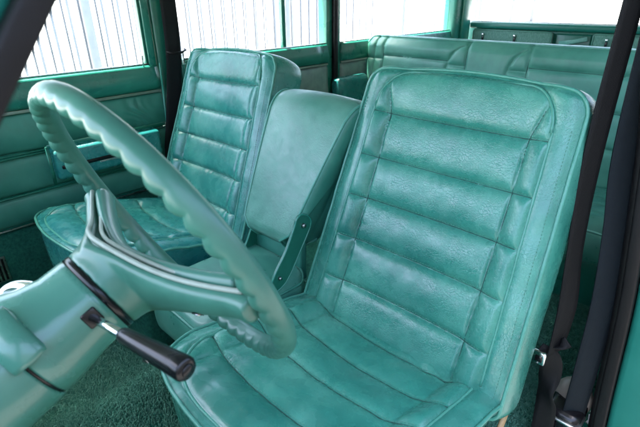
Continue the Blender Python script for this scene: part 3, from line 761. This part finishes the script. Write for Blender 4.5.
v, f = ribbon([(.672, .50, 1.42), (.677, .50, 1.05), (.684, .50, .85), (.701, .50, .72), (.715, .50, .575), (.720, .50, .42), (.722, .505, .27)], .048, dirs=[(.75, .66, 0)]*7); mesh('webbing', v, f, M['webbing_navy'], b2)
# retractor at the foot of the pillar
rt = empty('belt_retractor', (.70, .53, .16), 'black belt retractor housing with beige dome on the floor behind the driver seat', 'belt retractor')
mesh('housing', *box((.668, .475, .17), (.742, .560, .285), .018, 4), M['black'], rt)
bm = bmesh.new(); bmesh.ops.create_uvsphere(bm, u_segments=28, v_segments=16, radius=1)
V = [Vector((.705+q.co.x*.040, .560+q.co.y*.038, .270+q.co.z*.048)) for q in bm.verts]; Fc = [[w.index for w in f.verts] for f in bm.faces]; bm.free()
mesh('dome_cover', V, Fc, M['beige'], rt)
mesh('lip', *box((.670, .470, .262), (.745, .520, .270), .003), M['steel'], rt)
# far belt
b3 = empty('seat_belt', (-.70, .45, .3), 'dark seat belt hanging on the far pillar behind the passenger seat', 'seat belt')
v, f = ribbon([(-.712, .475, 1.42), (-.710, .476, 1.10), (-.706, .470, .94), (-.704, .450, .80), (-.702, .425, .68), (-.70, .405, .58), (-.70, .40, .40)], .052, dirs=[(.25, 1, 0)]*7); mesh('webbing', v, f, M['webbing'], b3)
v, f = sweep([(-.704, .443, .935), (-.690, .455, .930), (-.688, .490, .930), (-.700, .515, .935), (-.716, .52, .937)], circ(.004, 8)); mesh('belt_guide', v, f, M['rubber'], b3)
v, f = sweep([(-.716, .418, .90), (-.716, .410, .70), (-.716, .405, .55)], circ(.0035, 8)); mesh('belt_guide', v, f, M['body_paint'], b3)

# ------------------------------------------------------------------ floor and carpet
def floor_z(x, y):
    tun = .13*np.exp(-(x/.17)**2)*sstep((.75-y)/.3)
    return .15+tun+.004*np.sin(x*19+y*7)*np.sin(y*13)
nx, ny = 90, 170
X, Y = np.meshgrid(np.linspace(-.735, .735, nx), np.linspace(-.8, 2.64, ny), indexing='ij'); Z = floor_z(X, Y)
V = np.stack([X, Y, Z], -1).reshape(-1, 3); idx = np.arange(nx*ny).reshape(nx, ny)
Fc = [(idx[i, j], idx[i+1, j], idx[i+1, j+1], idx[i, j+1]) for i in range(nx-1) for j in range(ny-1)]
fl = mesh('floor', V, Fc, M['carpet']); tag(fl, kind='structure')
# pile: short dense tufts where the carpet shows
def tufts(n, x0, x1, y0, y1, h=.008):
    x = rng.uniform(x0, x1, n); y = rng.uniform(y0, y1, n); z = floor_z(x, y)
    a = rng.uniform(0, 2*math.pi, n); w = rng.uniform(.0016, .0030, n); hh = h*rng.uniform(.5, 1.3, n)
    lx, ly = rng.normal(0, .0016, n), rng.normal(0, .0016, n); P = []
    for k in range(4): P.append(np.stack([x+w*np.cos(a+k*math.pi/2), y+w*np.sin(a+k*math.pi/2), z-.001], -1))
    for k in range(4): P.append(np.stack([x+lx+w*.7*np.cos(a+.5+k*math.pi/2), y+ly+w*.7*np.sin(a+.5+k*math.pi/2), z+hh*(.8+.2*(k % 2))], -1))
    return np.stack(P, 1).reshape(-1, 3)
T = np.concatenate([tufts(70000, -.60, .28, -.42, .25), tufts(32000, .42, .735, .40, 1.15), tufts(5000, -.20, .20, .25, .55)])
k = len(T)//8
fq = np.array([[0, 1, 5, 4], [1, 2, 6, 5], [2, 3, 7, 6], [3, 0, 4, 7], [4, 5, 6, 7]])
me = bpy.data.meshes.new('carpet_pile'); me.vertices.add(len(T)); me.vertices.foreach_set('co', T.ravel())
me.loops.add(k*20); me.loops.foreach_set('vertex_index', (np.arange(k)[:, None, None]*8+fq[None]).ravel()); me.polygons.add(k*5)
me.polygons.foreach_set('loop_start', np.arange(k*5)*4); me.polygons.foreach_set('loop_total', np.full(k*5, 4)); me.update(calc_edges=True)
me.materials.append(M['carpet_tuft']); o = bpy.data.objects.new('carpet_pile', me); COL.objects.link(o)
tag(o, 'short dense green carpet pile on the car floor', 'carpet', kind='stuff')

# ------------------------------------------------------------------ outside: paving, railings, added dark strip and shade wall
gnd = mesh('ground', *box((-400, -400, -.62), (400, 400, -.45)), M['concrete'], None, False); tag(gnd, kind='structure')
dv = mesh('bounce_cut_strip', *box((-2.2, -30, -.452), (3.4, 30, -.446)), M['bounce_cut'], None, False); tag(dv, kind='structure')  # dark ground strip, added to cut light bouncing into the cabin
gw = empty('shade_wall', (3.3, 1, -.45), 'dark timber wall added out of view to cut light on the driver side', 'wall')  # unseen wall, added to shade the near side of the car
mesh('shade_boards', *box((3.30, -8, -.45), (3.36, 10, 2.6), .004), M['blocker'], gw)
for k_ in range(8): mesh('post', *box((3.22, -7.6+k_*2.4, -.45), (3.30, -7.5+k_*2.4, 2.7), .004), M['blocker'], gw)
FX = -3.0
ft = empty('railing', (FX, 4, -.45), 'long grey metal railing of thin upright bars outside the far side windows', 'fence')
y = -.9; i = 0
for i in range(96):
    yy = -1.2+i*.125+(.004*math.sin(i*2.3))
    w = .0075
    mesh('bar', *box((FX-w, yy-w, -.45), (FX+w, yy+w, 1.9), .002, 1), M['fence'], ft)
for i in range(96):
    yy = -1.135+i*.125
    mesh('wide_bar', *box((FX-.05, yy-.011, -.45), (FX-.044, yy+.011, 1.9), .002, 1), M['fence_white'], ft)
for k_, yy in enumerate((1.09, 3.10, 5.2, 7.4)):
    mesh('post', *box((FX-.03, yy-.035, -.45), (FX+.03, yy+.035, 2.0), .005, 1), M['fence_white'], ft)
mesh('rail', *box((FX-.015, -1.3, 1.86), (FX+.015, 10.9, 1.90), .003), M['fence'], ft)
mesh('rail', *box((FX-.015, -1.3, -.30), (FX+.015, 10.9, -.26), .003), M['fence'], ft)
for k_, (xx, lab) in enumerate(((-1.46, 'left of the two'), (-1.24, 'right of the two'))):
    p = empty('gate_post', (xx, 5.0, -.45), f'grey post seen through the rear window, {lab} standing close together', 'post', 'posts behind the rear window')
    mesh('post', *box((xx-.03, 4.97, -.45), (xx+.03, 5.03, 2.0), .006), M['fence'], p)
    mesh('cap', *box((xx-.038, 4.962, 2.0), (xx+.038, 5.038, 2.03), .006), M['fence'], p)
